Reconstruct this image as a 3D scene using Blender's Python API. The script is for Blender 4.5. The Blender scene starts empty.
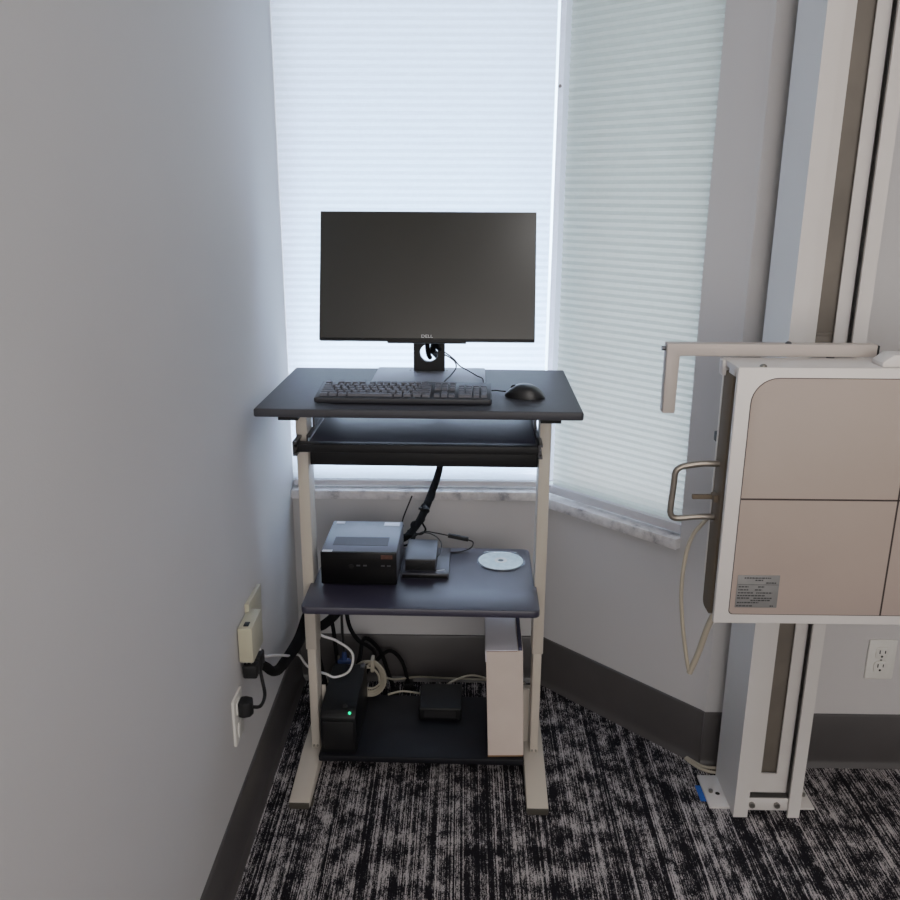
import bpy, bmesh, math, random
from mathutils import Vector, Matrix
random.seed(7)
C = bpy.context.scene.collection
R = math.radians

# ------------------------------------------------------------------ colours / materials
def lin(h):
    h = h.lstrip('#'); o = []
    for i in (0, 2, 4):
        c = int(h[i:i+2], 16) / 255
        o.append(c / 12.92 if c <= .04045 else ((c + .055) / 1.055) ** 2.4)
    return (*o, 1)

class NT:
    def __init__(s, name):
        s.m = bpy.data.materials.new(name); s.m.use_nodes = True
        s.t = s.m.node_tree; s.t.nodes.clear()
        s.out = s.n('ShaderNodeOutputMaterial')
    def n(s, typ, **kw):
        nd = s.t.nodes.new(typ)
        for k, v in kw.items():
            if k.startswith('i_'):
                key = k[2:]; key = int(key) if key.isdigit() else key.replace('_', ' ')
                nd.inputs[key].default_value = v
            else: setattr(nd, k, v)
        return nd
    def l(s, a, b): s.t.links.new(a, b)
    def math(s, op, a, b=None, c=None):
        nd = s.n('ShaderNodeMath', operation=op)
        for i, v in enumerate((a, b, c)):
            if v is None: continue
            if isinstance(v, (int, float)): nd.inputs[i].default_value = v
            else: s.l(v, nd.inputs[i])
        return nd.outputs[0]
    def coord(s, sx=1, sy=1, sz=1, kind='Object'):
        tc = s.n('ShaderNodeTexCoord'); mp = s.n('ShaderNodeMapping')
        mp.inputs['Scale'].default_value = (sx, sy, sz)
        s.l(tc.outputs[kind], mp.inputs['Vector']); return mp.outputs[0]
    def noise(s, vec, scale=1, detail=2, rough=.5):
        nd = s.n('ShaderNodeTexNoise', i_Scale=scale, i_Detail=detail, i_Roughness=rough)
        s.l(vec, nd.inputs['Vector']); return nd.outputs[0]
    def ramp(s, fac, stops):
        r = s.n('ShaderNodeValToRGB')
        while len(r.color_ramp.elements) < len(stops): r.color_ramp.elements.new(.5)
        for e, (p, c) in zip(r.color_ramp.elements, stops): e.position = p; e.color = c
        s.l(fac, r.inputs[0]); return r.outputs[0]
    def mix(s, fac, a, b):
        m = s.n('ShaderNodeMix', data_type='RGBA')
        for sock, v in ((m.inputs[0], fac), (m.inputs[6], a), (m.inputs[7], b)):
            if isinstance(v, (int, float, tuple)): sock.default_value = v
            else: s.l(v, sock)
        return m.outputs[2]
    def bump(s, h, strength=.2, dist=.001):
        b = s.n('ShaderNodeBump', i_Strength=strength, i_Distance=dist); s.l(h, b.inputs['Height']); return b.outputs[0]
    def bsdf(s, col, rough=.5, metal=0, spec=.5, normal=None, **kw):
        p = s.n('ShaderNodeBsdfPrincipled')
        for sock, v in (('Base Color', col), ('Roughness', rough), ('Metallic', metal), ('Specular IOR Level', spec)):
            if isinstance(v, (int, float, tuple)): p.inputs[sock].default_value = v
            else: s.l(v, p.inputs[sock])
        if normal is not None: s.l(normal, p.inputs['Normal'])
        for k, v in kw.items(): p.inputs[k.replace('_', ' ')].default_value = v
        return p.outputs[0]
    def done(s, sh): s.l(sh, s.out.inputs[0]); return s.m

def paint(name, h, rough=.5, metal=0, spec=.5, var=.06, scale=6, bump=0, bscale=400):
    t = NT(name); v = t.coord()
    c = lin(h); d = tuple(x * (1 - var) for x in c[:3]) + (1,); e = tuple(min(1, x * (1 + var)) for x in c[:3]) + (1,)
    col = t.ramp(t.noise(v, scale, 3), [(.3, d), (.7, e)])
    nm = t.bump(t.noise(v, bscale, 2), bump, .0006) if bump else None
    return t.done(t.bsdf(col, rough, metal, spec, nm))

M = {}
M['wall'] = paint('wall_paint', '#c4c2c2', .75, 0, .3, .025, 1.5, .25, 260)
M['ceiling'] = paint('ceiling_paint', '#d8d6d2', .9, 0, .2, .02, 2)
M['cove'] = paint('cove_base_vinyl', '#434040', .38, 0, .5, .10, 5, .05)
M['cream'] = paint('cream_powder_coat', '#c0b8ad', .45, 0, .4, .03, 4, .05, 900)
M['creamdark'] = paint('foot_end_plastic', '#3a362f', .6)
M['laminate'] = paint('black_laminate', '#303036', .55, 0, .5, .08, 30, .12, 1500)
M['shelfdark'] = paint('shaded_shelf_laminate', '#0b0c12', .5, 0, .25, .08, 30, .08, 1500)  # under-desk shade put into the laminate colour
M['sleeve'] = paint('black_cable_sleeve', '#08080a', .85, 0, .12, .3, 300, .5, 500)
M['shelf'] = paint('navy_black_laminate', '#272538', .45, 0, 1.0, .08, 30, .08, 1500)
M['black'] = paint('black_plastic', '#0c0c0e', .5, 0, .3, .1, 20)
M['boxtop'] = paint('black_plastic_sheen', '#2a2b34', .4, 0, .5, .06, 30)  # black plastic, its bluish window reflection put into the colour
M['satin'] = paint('satin_black_plastic', '#141416', .36, 0, .45, .1, 20)
M['matblack'] = paint('matte_black_rubber', '#0e0e10', .65, 0, .35, .1, 20)
M['ups'] = paint('black_textured_plastic', '#07080a', .5, 0, .25, .1, 60, .1, 900)
M['key'] = paint('dark_grey_keycaps', '#55565f', .5, 0, .5, .08, 40)
M['kdeck'] = paint('keyboard_plastic', '#222329', .5, 0, .5, .08, 40)
M['steel'] = paint('dark_steel', '#5b5b5e', .35, .9, .5, .08, 30)
M['zinc'] = paint('zinc_bolt', '#8d8a84', .35, .9, .5, .12, 60)
M['handle'] = paint('brushed_handle_metal', '#8d857c', .34, .75, .5, .08, 60)
M['silver'] = paint('silver_plastic', '#7c7d85', .5, .1, .5, .03, 10)
M['pctop'] = paint('grey_metal_case', '#5e6069', .42, .35, .5, .05, 12)
M['gloss'] = paint('gloss_black_front', '#050506', .3, 0, .2, .05, 12)
M['vent'] = paint('vent_mesh', '#3d3f49', .6, .2, .4, .1, 300)
M['white'] = paint('white_plastic', '#dcdad5', .45, 0, .4, .02, 5)
M['label'] = paint('white_sticker', '#d5d5dc', .55, 0, .3, .03, 60)
M['orange'] = paint('brown_sticker', '#4a2f26', .5, 0, .3, .3, 200)
M['cable_white'] = paint('white_cable', '#e4e2e2', .5, 0, .4, .03, 20)
M['cable_beige'] = paint('beige_cable', '#aaa190', .5, 0, .4, .05, 20)
M['blueplug'] = paint('blue_plug', '#1c3563', .5, 0, .4, .08, 60)
M['tape'] = paint('blue_tape', '#1f62b4', .7, 0, .3, .08, 80)
M['carton'] = paint('white_carton', '#cfc1b9', .7, 0, .3, .03, 14)
M['cartontop'] = paint('carton_flap_window_tint', '#d5d3dc', .7, 0, .3, .03, 14)  # carton white with the window's bluish light mixed into the colour
M['kraft'] = paint('kraft_edge', '#8a6a4c', .8, 0, .2, .1, 60)
M['paper'] = paint('dark_papers', '#45465c', .7, 0, .3, .2, 120)
M['surge'] = paint('cream_plastic', '#b8b3a0', .5, 0, .4, .03, 14)
M['xbar'] = paint('cream_bar_enamel', '#b5aca6', .45, 0, .4, .02, 5)
M['xwhite'] = paint('white_enamel', '#d2cecb', .4, 0, .45, .02, 3)
M['xpanel'] = paint('beige_panel', '#a69890', .5, 0, .4, .025, 5)
M['xline'] = paint('dark_seam', '#2e211c', .7)
M['xslot'] = paint('grey_brown_channel', '#6d655c', .5, .2, .4, .15, 9)
M['xtray'] = paint('bronze_metal', '#64584a', .65, 0, .12, .10, 9)
M['plate'] = paint('metal_nameplate', '#7e7d7c', .5, .2, .4, .06, 60)
M['ink'] = paint('black_print', '#232325', .6)
M['logo'] = paint('light_grey_print', '#d8d8dc', .4)
M['dark'] = paint('dark_gap', '#15120f', .8, 0, .2)
M['rail'] = paint('blind_rail', '#c9c8cc', .5, 0, .4, .03, 6)
M['frame'] = paint('window_frame_vinyl', '#d9dade', .45, 0, .4, .02, 6)
M['grass'] = paint('outdoor_concrete', '#a8a8a0', .9, 0, .2, .1, 3)

def mat_marble():
    t = NT('marble'); v = t.coord()
    n1 = t.noise(v, 22, 6, .65)
    col = t.ramp(n1, [(.30, lin('#8d8b90')), (.44, lin('#c9c6c6')), (.62, lin('#dedbda'))])
    return t.done(t.bsdf(col, .3))
M['marble'] = mat_marble()

def mat_screen():
    t = NT('monitor_screen')
    return t.done(t.bsdf(t.ramp(t.noise(t.coord(), 3, 1), [(.3, lin('#17160e')), (.7, lin('#191811'))]), .25, 0, .8))
M['screen'] = mat_screen()

def mat_led():
    t = NT('green_led'); e = t.n('ShaderNodeEmission', i_Strength=2.5); e.inputs[0].default_value = (.05, 1, .35, 1)
    return t.done(e.outputs[0])
M['led'] = mat_led()

def mat_blind(name, col, sy, tr):
    t = NT(name); v = t.coord(14, 14, 320)
    n1 = t.noise(v, 1, 3, .6)
    n2 = t.noise(t.coord(90, 90, 90), 1, 2)
    f = t.math('MULTIPLY', t.math('ADD', t.math('MULTIPLY', n1, .16), t.math('MULTIPLY', n2, .08)), 1)
    f = t.math('ADD', f, .86)
    c = t.n('ShaderNodeMix', data_type='RGBA', blend_type='MULTIPLY'); c.inputs[0].default_value = 1
    c.inputs[6].default_value = lin(col)
    cc = t.n('ShaderNodeCombineColor'); [t.l(f, cc.inputs[i]) for i in range(3)]
    t.l(cc.outputs[0], c.inputs[7])
    d = t.n('ShaderNodeBsdfDiffuse'); t.l(c.outputs[2], d.inputs[0])
    tl = t.n('ShaderNodeBsdfTranslucent'); t.l(c.outputs[2], tl.inputs[0])
    m = t.n('ShaderNodeMixShader'); m.inputs[0].default_value = tr
    t.l(d.outputs[0], m.inputs[1]); t.l(tl.outputs[0], m.inputs[2])
    return t.done(m.outputs[0])
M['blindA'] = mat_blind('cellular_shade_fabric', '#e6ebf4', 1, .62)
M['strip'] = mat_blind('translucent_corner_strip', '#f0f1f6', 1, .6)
M['blindB'] = mat_blind('cellular_shade_fabric_dimmed', '#c0c4be', 1, .30)  # outdoor shading put into the fabric: darker and less translucent

def mat_carpet():
    t = NT('carpet_tile')
    tc = t.n('ShaderNodeTexCoord'); sp = t.n('ShaderNodeSeparateXYZ'); t.l(tc.outputs['Object'], sp.inputs[0])
    def vec(sx, sy, off=0):
        c = t.n('ShaderNodeCombineXYZ')
        t.l(t.math('MULTIPLY', sp.outputs[0], sx), c.inputs[0]); t.l(t.math('MULTIPLY', sp.outputs[1], sy), c.inputs[1])
        c.inputs[2].default_value = off; return c.outputs[0]
    band = t.noise(vec(62, 1.1), 1, 1, .5)             # loose bands of light yarn
    row = t.noise(vec(310, .9, 4), 1, 1, .5)           # single yarn rows running away from the camera
    dash = t.noise(vec(330, 62, 9), 1, 2, .6)          # broken stitches along a row
    tuft = t.noise(vec(560, 230, 3), 1, 1, .5)
    blot = t.noise(vec(25, 18, 5), 1, 2, .5)           # dark patches that break the rows
    a = t.math('MULTIPLY', row, 1.7)
    for n_, k_ in ((band, .9), (dash, 1.4), (tuft, 1.3), (blot, 1.5)): a = t.math('ADD', a, t.math('MULTIPLY', n_, k_))
    a = t.math('SUBTRACT', a, 2.92)
    c = t.ramp(a, [(.38, lin('#141318')), (.52, lin('#29282d')), (.66, lin('#726e70')), (.88, lin('#b8b2b3'))])
    nm = t.bump(t.noise(vec(330, 160, 2), 1, 2), .6, .003)
    return t.done(t.bsdf(c, .95, 0, .1, nm))
M['carpet'] = mat_carpet()

def mat_glass(name, op, col):
    t = NT(name); tr = t.n('ShaderNodeBsdfTransparent'); tr.inputs[0].default_value = (*col, 1)
    g = t.n('ShaderNodeBsdfGlossy'); g.inputs['Roughness'].default_value = .08
    v = t.math('ADD', t.math('MULTIPLY', t.noise(t.coord(), 40, 2), .02), op)
    m = t.n('ShaderNodeMixShader'); t.l(v, m.inputs[0]); t.l(tr.outputs[0], m.inputs[1]); t.l(g.outputs[0], m.inputs[2])
    return t.done(m.outputs[0])
M['glass'] = mat_glass('window_glass', .06, (.97, .98, .98))
M['clear'] = mat_glass('clear_case_plastic', .16, (.86, .9, .92))

def mat_disc():
    t = NT('disc_surface')
    return t.done(t.bsdf(t.ramp(t.noise(t.coord(), 60, 2), [(.3, lin('#b9c6c8')), (.7, lin('#cfd9da'))]), .3, .1))
M['disc'] = mat_disc()

# ------------------------------------------------------------------ geometry helpers
class MB:
    def __init__(s): s.bm = bmesh.new()
    def merge(s, b, T=None):
        if T is not None: b.transform(T)
        vm = [s.bm.verts.new(v.co) for v in b.verts]
        b.verts.index_update()
        for f in b.faces:
            try: s.bm.faces.new([vm[v.index] for v in f.verts])
            except ValueError: pass
        b.free(); return s
    def box(s, x0, x1, y0, y1, z0, z1, bev=0, seg=2, T=None):
        b = bmesh.new(); bmesh.ops.create_cube(b, size=1)
        for v in b.verts:
            v.co = ((x0+x1)/2 + v.co.x*(x1-x0), (y0+y1)/2 + v.co.y*(y1-y0), (z0+z1)/2 + v.co.z*(z1-z0))
        if bev: bmesh.ops.bevel(b, geom=b.edges[:], offset=bev, segments=seg, affect='EDGES', profile=.5)
        return s.merge(b, T)
    def prism(s, pts, h0, h1, axis='z', bev=0, T=None):
        """polygon pts (a,b) extruded along axis: z -> (a,b,h); y -> (a,h,b); x -> (h,a,b)"""
        b = bmesh.new()
        f = {'z': lambda p, h: (p[0], p[1], h), 'y': lambda p, h: (p[0], h, p[1]), 'x': lambda p, h: (h, p[0], p[1])}[axis]
        lo = [b.verts.new(f(p, h0)) for p in pts]; hi = [b.verts.new(f(p, h1)) for p in pts]
        b.faces.new(lo[::-1]); b.faces.new(hi)
        for i in range(len(pts)):
            j = (i+1) % len(pts); b.faces.new((lo[i], lo[j], hi[j], hi[i]))
        bmesh.ops.recalc_face_normals(b, faces=b.faces[:])
        if bev: bmesh.ops.bevel(b, geom=b.edges[:], offset=bev, segments=2, affect='EDGES', profile=.5)
        return s.merge(b, T)
    def cyl(s, p0, p1, r0, r1=None, n=20, bev=0):
        p0, p1 = Vector(p0), Vector(p1); d = p1 - p0
        b = bmesh.new(); bmesh.ops.create_cone(b, cap_ends=True, segments=n, radius1=r0, radius2=r0 if r1 is None else r1, depth=d.length)
        if bev:
            ed = [e for e in b.edges if abs(e.verts[0].co.z - e.verts[1].co.z) < 1e-6]
            bmesh.ops.bevel(b, geom=ed, offset=bev, segments=2, affect='EDGES', profile=.5)
        q = Vector((0, 0, 1)).rotation_difference(d.normalized()).to_matrix().to_4x4()
        return s.merge(b, Matrix.Translation((p0+p1)/2) @ q)
    def dome(s, c, r, h, n=16):
        b = bmesh.new(); bmesh.ops.create_uvsphere(b, u_segments=n, v_segments=8, radius=1)
        return s.merge(b, Matrix.Translation(c) @ Matrix.Diagonal((r, r, h, 1)))
    def tube(s, pts, r, n=10, sub=8, closed=False):
        P = spline([Vector(p) for p in pts], sub)
        rad = r if callable(r) else (lambda t: r)
        up = None; rings = []
        for i, p in enumerate(P):
            t = (P[min(i+1, len(P)-1)] - P[max(i-1, 0)]).normalized()
            if up is None: up = t.orthogonal().normalized()
            up = (up - t * up.dot(t)); up = up.normalized() if up.length > 1e-6 else t.orthogonal().normalized()
            w = t.cross(up); rr = rad(i / (len(P)-1))
            rings.append([s.bm.verts.new(p + (up*math.cos(a) + w*math.sin(a)) * rr) for a in [2*math.pi*k/n for k in range(n)]])
        for a, b in zip(rings, rings[1:]):
            for k in range(n): s.bm.faces.new((a[k], a[(k+1) % n], b[(k+1) % n], b[k]))
        s.bm.faces.new(rings[0][::-1]); s.bm.faces.new(rings[-1])
        return s

def spline(P, sub):
    if len(P) < 3: return P
    out = []
    Q = [P[0]*2 - P[1]] + P + [P[-1]*2 - P[-2]]
    for i in range(1, len(Q)-2):
        a, b, c, d = Q[i-1:i+3]
        for k in range(sub):
            t = k/sub
            out.append(.5*((2*b) + (c-a)*t + (2*a-5*b+4*c-d)*t*t + (3*b-a-3*c+d)*t**3))
    out.append(P[-1]); return out

def rrect(x0, x1, y0, y1, r, n=6):
    """rounded rectangle; r = one radius or (bl, br, tr, tl)"""
    rs = r if isinstance(r, tuple) else (r,)*4
    out = []
    for (cx, cy, a0, q) in ((x0+rs[0], y0+rs[0], 180, rs[0]), (x1-rs[1], y0+rs[1], 270, rs[1]), (x1-rs[2], y1-rs[2], 0, rs[2]), (x0+rs[3], y1-rs[3], 90, rs[3])):
        if q <= 1e-6: out.append((cx, cy)); continue
        for k in range(n+1):
            a = R(a0 + 90*k/n); out.append((cx + q*math.cos(a), cy + q*math.sin(a)))
    return out

PIV = Vector((-.096, 2.03, 0)); YAW = R(-.9)      # the cart stands very slightly turned
CARTM = Matrix.Translation(PIV) @ Matrix.Rotation(YAW, 4, 'Z') @ Matrix.Translation(-PIV)
CINV = CARTM.inverted()
ORG = {}
def U(p): return tuple(CINV @ Vector(p))

def props(o, label=None, cat=None, group=None, kind=None):
    if label: o['label'] = label
    if cat: o['category'] = cat
    if group: o['group'] = group
    if kind: o['kind'] = kind
    return o

def thing(name, label, cat, loc, group=None, cart=False):
    o = bpy.data.objects.new(name, None); C.objects.link(o); o.empty_display_size = .03
    if cart: o.location = CARTM @ Vector(loc); o.rotation_euler = (0, 0, YAW)
    else: o.location = loc
    ORG[o.name] = Vector(loc); return props(o, label, cat, group)

def obj(name, mb, mat, parent=None, label=None, smooth=40, cart=False, loc=None):
    """links the builder as ONE mesh object; vertices are given in room (or cart) coordinates"""
    bm = mb.bm if isinstance(mb, MB) else mb
    if parent is not None: org = ORG[parent.name]
    else:
        if loc is None:
            xs = [v.co for v in bm.verts]; loc = Vector((sum(v.x for v in xs)/len(xs), sum(v.y for v in xs)/len(xs), min(v.z for v in xs)))
        org = Vector(loc)
    bm.transform(Matrix.Translation(-org)); bmesh.ops.recalc_face_normals(bm, faces=bm.faces[:])
    me = bpy.data.meshes.new(name); bm.to_mesh(me); bm.free()
    if smooth:
        me.shade_smooth(); me.set_sharp_from_angle(angle=R(smooth))
    me.materials.append(M[mat])
    o = bpy.data.objects.new(name, me); C.objects.link(o)
    if parent is not None: o.parent = parent
    elif cart: o.location = CARTM @ org; o.rotation_euler = (0, 0, YAW)
    else: o.location = org
    ORG[o.name] = org
    if label: o['label'] = label
    return o

def struct(name, mb, mat, **k):
    o = obj(name, mb, mat, loc=(0, 0, 0), **k); o['kind'] = 'structure'; return o

def text_mb(body, size, T, depth=.0003):
    cu = bpy.data.curves.new('lettering', 'FONT'); cu.body = body; cu.size = size; cu.extrude = depth
    cu.align_x = 'CENTER'; cu.align_y = 'CENTER'
    o = bpy.data.objects.new('lettering', cu); C.objects.link(o)
    dg = bpy.context.evaluated_depsgraph_get(); me = bpy.data.meshes.new_from_object(o.evaluated_get(dg))
    bpy.data.objects.remove(o); bpy.data.curves.remove(cu)
    mb = MB(); mb.bm.from_mesh(me); bpy.data.meshes.remove(me); mb.bm.transform(T); return mb

# ------------------------------------------------------------------ the room
XL, YB, SUM, YR = -.508, 2.462, 2.717, 2.053     # left wall x, window wall y, angled wall x+y, right-hand wall y
CA, CB = SUM - YB, SUM - YR                      # the two corners of the angled wall
XR, YN, ZC, TH = 2.6, -2.2, 2.5, .14
Q2 = math.sqrt(.5)
struct('floor', MB().box(XL-TH, XR+TH, YN-TH, YB+.5, -.08, 0), 'carpet', smooth=0)
struct('ceiling', MB().box(XL-TH, XR+TH, YN-TH, YB+.5, ZC, ZC+.08), 'ceiling', smooth=0)
struct('wall_left', MB().box(XL-TH, XL, YN-TH, YB+TH, 0, ZC), 'wall', smooth=0)
struct('wall_near', MB().box(XL, XR, YN-TH, YN, 0, ZC), 'wall', smooth=0)
struct('wall_far_right', MB().box(XR, XR+TH, YN, YR+TH, 0, ZC), 'wall', smooth=0)
struct('wall_right', MB().box(CB, XR, YR, YR+TH, 0, ZC), 'wall', smooth=0)
SB0, SB1, SA0, SA1, HEAD = .617, .645, .598, .629, 2.33     # sills (bottom, top) and window head
w = MB().box(XL, CA+.02, YB, YB+TH, 0, SB0).box(XL, CA+.02, YB, YB+TH, HEAD, ZC)
struct('wall_back', w, 'wall', smooth=0)
WE = .577                                                     # right end of the angled window
def ang(x0, x1, z0, z1, d0, d1, mb=None, bev=0):
    """box along the angled wall between room x = x0..x1, from offset d0 (towards the room is negative) to d1"""
    mb = mb or MB()
    L = (x1-x0)/Q2
    T = Matrix.Translation((x0, SUM-x0, 0)) @ Matrix.Rotation(R(-45), 4, 'Z')
    return mb.box(0, L, d0, d1, z0, z1, bev, 2, T)
w = ang(CA, WE, 0, SA0, 0, TH); ang(CA, WE, HEAD, ZC, 0, TH, w)
d = TH*Q2
w.prism([(WE, SUM-WE), (CB-.012, SUM-CB+.012), (CB-.003, YR+.0015), (CB+.012, YR), (CB+.012+d, YR+d), (WE+d, SUM-WE+d)], 0, ZC)
struct('wall_angled', w, 'wall', smooth=0)

# vinyl cove base with its toe, swept along each wall
def cove(name, a, b, nrm):
    a, b, nrm = Vector((*a, 0)), Vector((*b, 0)), Vector((*nrm, 0)).normalized()
    prof = [(0, 0), (.016, 0), (.014, .004), (.009, .010), (.0065, .018), (.006, .03), (.006, .155), (.004, .159), (0, .160)]
    mb = MB(); bm = mb.bm
    r0 = [bm.verts.new(a + nrm*u + Vector((0, 0, z))) for u, z in prof]; r1 = [bm.verts.new(b + nrm*u + Vector((0, 0, z))) for u, z in prof]
    n = len(prof)
    for i in range(n): bm.faces.new((r0[i], r0[(i+1) % n], r1[(i+1) % n], r1[i]))
    bm.faces.new(r0); bm.faces.new(r1[::-1])
    return struct(name, mb, 'cove', smooth=50)
cove('baseboard_left', (XL, YN), (XL, YB), (1, 0))
cove('baseboard_back', (XL, YB), (CA, YB), (0, -1))
cove('baseboard_angled', (CA-.004, YB+.004), (CB-.002, YR+.002), (-1, -1))
cove('baseboard_right', (CB-.006, YR), (XR, YR), (0, -1))

# marble sills, corner strip, windows behind the shades
s = MB().box(XL, CA-.004, YB-.022, YB+.075, SB0, SB1, .004)
struct('trim_1', s, 'marble')
s = ang(CA-.004, WE+.002, SA0, SA1, -.022, .075, None, .004)
struct('trim_2', s, 'marble')
s = MB().prism([(CA-.011, YB+.001), (CA-.010, YB-.001), (CA+.002, YB-.003), (CA+.003, YB-.001)], SB1, HEAD)
t3 = struct('trim_3', s, 'strip', smooth=0)
obj('screw', MB().cyl((CA-.006, YB-.006, 1.765), (CA-.006, YB, 1.765), .0042, n=12), 'steel', t3, 'small dark screw')
def window(name, frame, pane):
    o = bpy.data.objects.new(name, None); C.objects.link(o); ORG[o.name] = Vector((0, 0, 0)); o['kind'] = 'structure'
    obj('window_frame', frame, 'frame', o, smooth=0); obj('window_pane', pane, 'glass', o, smooth=0)
fy0, fy1 = YB+.085, YB+.125
window('window_1', MB().box(XL, CA+.03, fy0, fy1, SB1, SB1+.002).box(XL, CA+.03, fy0, fy1, HEAD-.045, HEAD)
       .box(XL, XL+.02, fy0, fy1, SB1, HEAD).box(CA+.005, CA+.03, fy0, fy1, SB1, HEAD), MB().box(XL+.02, CA+.005, fy0+.015, fy0+.02, SB1+.002, HEAD-.045))
f = ang(CA+.02, WE, SA1, SA1+.002, .085, .125); ang(CA+.02, WE, HEAD-.045, HEAD, .085, .125, f); ang(CA+.02, CA+.05, SA1, HEAD, .085, .125, f); ang(WE-.02, WE, SA1, HEAD, .085, .125, f)
window('window_2', f, ang(CA+.05, WE-.02, SA1+.002, HEAD-.045, .10, .105))

# cellular shades: pleated sheets of real fabric over a bottom rail
def pleats(z0, z1, L, T, amp=.0045, cell=.0192):
    mb = MB(); n = int((z1-z0)/(cell/2)); prev = None
    for k in range(n+1):
        z = z0 + (z1-z0)*k/n; y = amp if k % 2 else -amp
        row = [mb.bm.verts.new(T @ Vector((L*i/6, y, z))) for i in range(7)]
        if prev:
            for i in range(6): mb.bm.faces.new((prev[i], prev[i+1], row[i+1], row[i]))
        prev = row
    return mb
bl = thing('window_blind', 'bright backlit white cellular shade behind the monitor, facing the camera', 'window blind', (-.13, YB+.025, SB1))
obj('shade_fabric', pleats(.668, HEAD-.03, CA-.014-XL-.004, Matrix.Translation((XL+.002, YB+.024, 0)), .0006), 'blindA', bl, smooth=0)
obj('bottom_rail', MB().box(XL+.004, CA-.018, YB+.008, YB+.040, .6505, .669, .003), 'rail', bl)
obj('head_rail', MB().box(XL+.002, CA-.018, YB+.006, YB+.045, HEAD-.045, HEAD, .003), 'rail', bl)
b2 = thing('window_blind', 'dimly lit white cellular shade on the angled wall between the cart and the x-ray stand', 'window blind', ((CA+WE)/2, SUM-(CA+WE)/2+.03, SA1))
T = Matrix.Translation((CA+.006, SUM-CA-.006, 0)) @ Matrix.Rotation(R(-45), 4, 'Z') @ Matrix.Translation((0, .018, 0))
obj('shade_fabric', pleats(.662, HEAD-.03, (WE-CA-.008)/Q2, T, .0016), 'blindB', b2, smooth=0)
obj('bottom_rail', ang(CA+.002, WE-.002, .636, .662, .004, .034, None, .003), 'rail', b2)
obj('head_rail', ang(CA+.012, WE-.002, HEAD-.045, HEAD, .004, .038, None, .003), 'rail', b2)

# outdoors: pale paving, plus an unseen slab added to dim the shade tops
struct('ground_outside', MB().box(-4, 5, YB+.5, 8, -.25, -.2), 'grass', smooth=0)
struct('added_sky_blocker', MB().box(-2.5, 3.5, YB+.16, YB+.75, 2.42, 2.5), 'ceiling', smooth=0)

# ------------------------------------------------------------------ the computer cart
ZD = 1.022
cart = thing('computer_cart', 'cream steel computer cart with black desktop, keyboard tray and two lower shelves', 'computer cart', (-.096, 2.03, 0), cart=True)
DX0, DX1, DY0, DY1 = -.475, .277, 1.918, 2.405
b = MB().prism(rrect(DX0, DX1, DY0, DY1, .004, 3), ZD-.020, ZD, 'z', .0035)
obj('desktop', b, 'laminate', cart)
for sx, px in ((-1, -.403), (1, .189)):
    x0, x1 = px, px+.026
    obj('post_sleeve', MB().box(x0-.001, x1+.001, 2.028, 2.096, .345, ZD-.036, .002), 'cream', cart)
    obj('post_tube', MB().box(x0+.002, x1-.002, 2.031, 2.093, .045, .345, .002), 'cream', cart)
    fx0, fx1 = (x0-.022, x1+.004) if sx < 0 else (x0-.015, x1+.013)
    ft = obj('foot', MB().prism([(1.838, .004), (2.40, .004), (2.40, .026), (2.13, .046), (2.02, .046), (1.838, .0225)], fx0, fx1, 'x', .002), 'cream', cart)
    obj('end_cap', MB().box(fx0+.0005, fx1-.0005, 1.835, 1.8395, .003, .0205, .0015), 'creamdark', ft, 'dark plastic end cap')
    for y_ in (1.85, 2.34): obj('foot_pad', MB().box(x0-.010, x1+.010, y_, y_+.03, 0, .006, .001), 'creamdark', ft, 'dark foot pad')
    for q_ in (.008, .018): obj('screw', MB().cyl((px+q_, 2.0285, .052), (px+q_, 2.033, .052), .003, n=10), 'zinc', cart)
    obj('bracket', MB().box(-.428 if sx < 0 else .183, -.381 if sx < 0 else .231, 1.952, 2.385, ZD-.036, ZD-.020, .0015), 'black', cart, 'black bracket under the desktop')
    obj('gusset_plate', MB().box(-.377 if sx < 0 else .1725, -.3665 if sx < 0 else .189, 2.080, 2.083, .030, .208), 'cream', cart)
tr = obj('keyboard_tray', MB().box(-.366, .178, 1.99, 2.35, .906, .925, .002), 'shelf', cart)
obj('tray_front', MB().box(-.388, .1805, 1.963, 1.992, .906, .9255, .0015), 'black', tr, 'black front lip')
for sx in (-1, 1):
    xo, xf = (-.3765, -.3985) if sx < 0 else (.179, .181)
    rl = MB().box(xo, xo+.009, 2.02, 2.36, .926, .932).box(xo, xo+.009, 2.02, 2.36, .900, .906).box(xo, xo+.003, 2.02, 2.36, .900, .932)
    rl.box(xf, xf+.010, 1.960, 2.024, .926, .932).box(xf, xf+.010, 1.960, 2.024, .897, .904).box(xf, xf+.003, 1.960, 2.024, .897, .932)
    rl.box(xf+.002, xf+.007, 1.957, 2.02, .909, .920)
    rl.box(xo, xo+.006, 2.10, 2.36, .932, ZD-.036)
    obj('slide_rail', rl, 'steel', tr, 'dark steel drawer slide')
obj('crossbar', MB().box(-.3755, .1875, 2.05, 2.068, .847, .893, .002), 'black', cart, 'black crossbar behind the tray')
obj('middle_shelf', MB().prism([p for p in rrect(-.383, .193, 1.886, 2.024, (.016, .016, 0, 0), 5)[:-2]] + [(.193, 2.024), (.1875, 2.024)] + [p for p in rrect(-.3755, .1875, 2.03, 2.266, (0, 0, .02, .02), 5)[2:]] + [(-.3755, 2.024), (-.383, 2.024)], .521, .540, 'z', .003), 'shelf', cart)
obj('bottom_shelf', MB().prism(rrect(-.3705, .1715, 1.962, 2.258, .004, 2), .052, .070, 'z', .003), 'shelfdark', cart)
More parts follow.
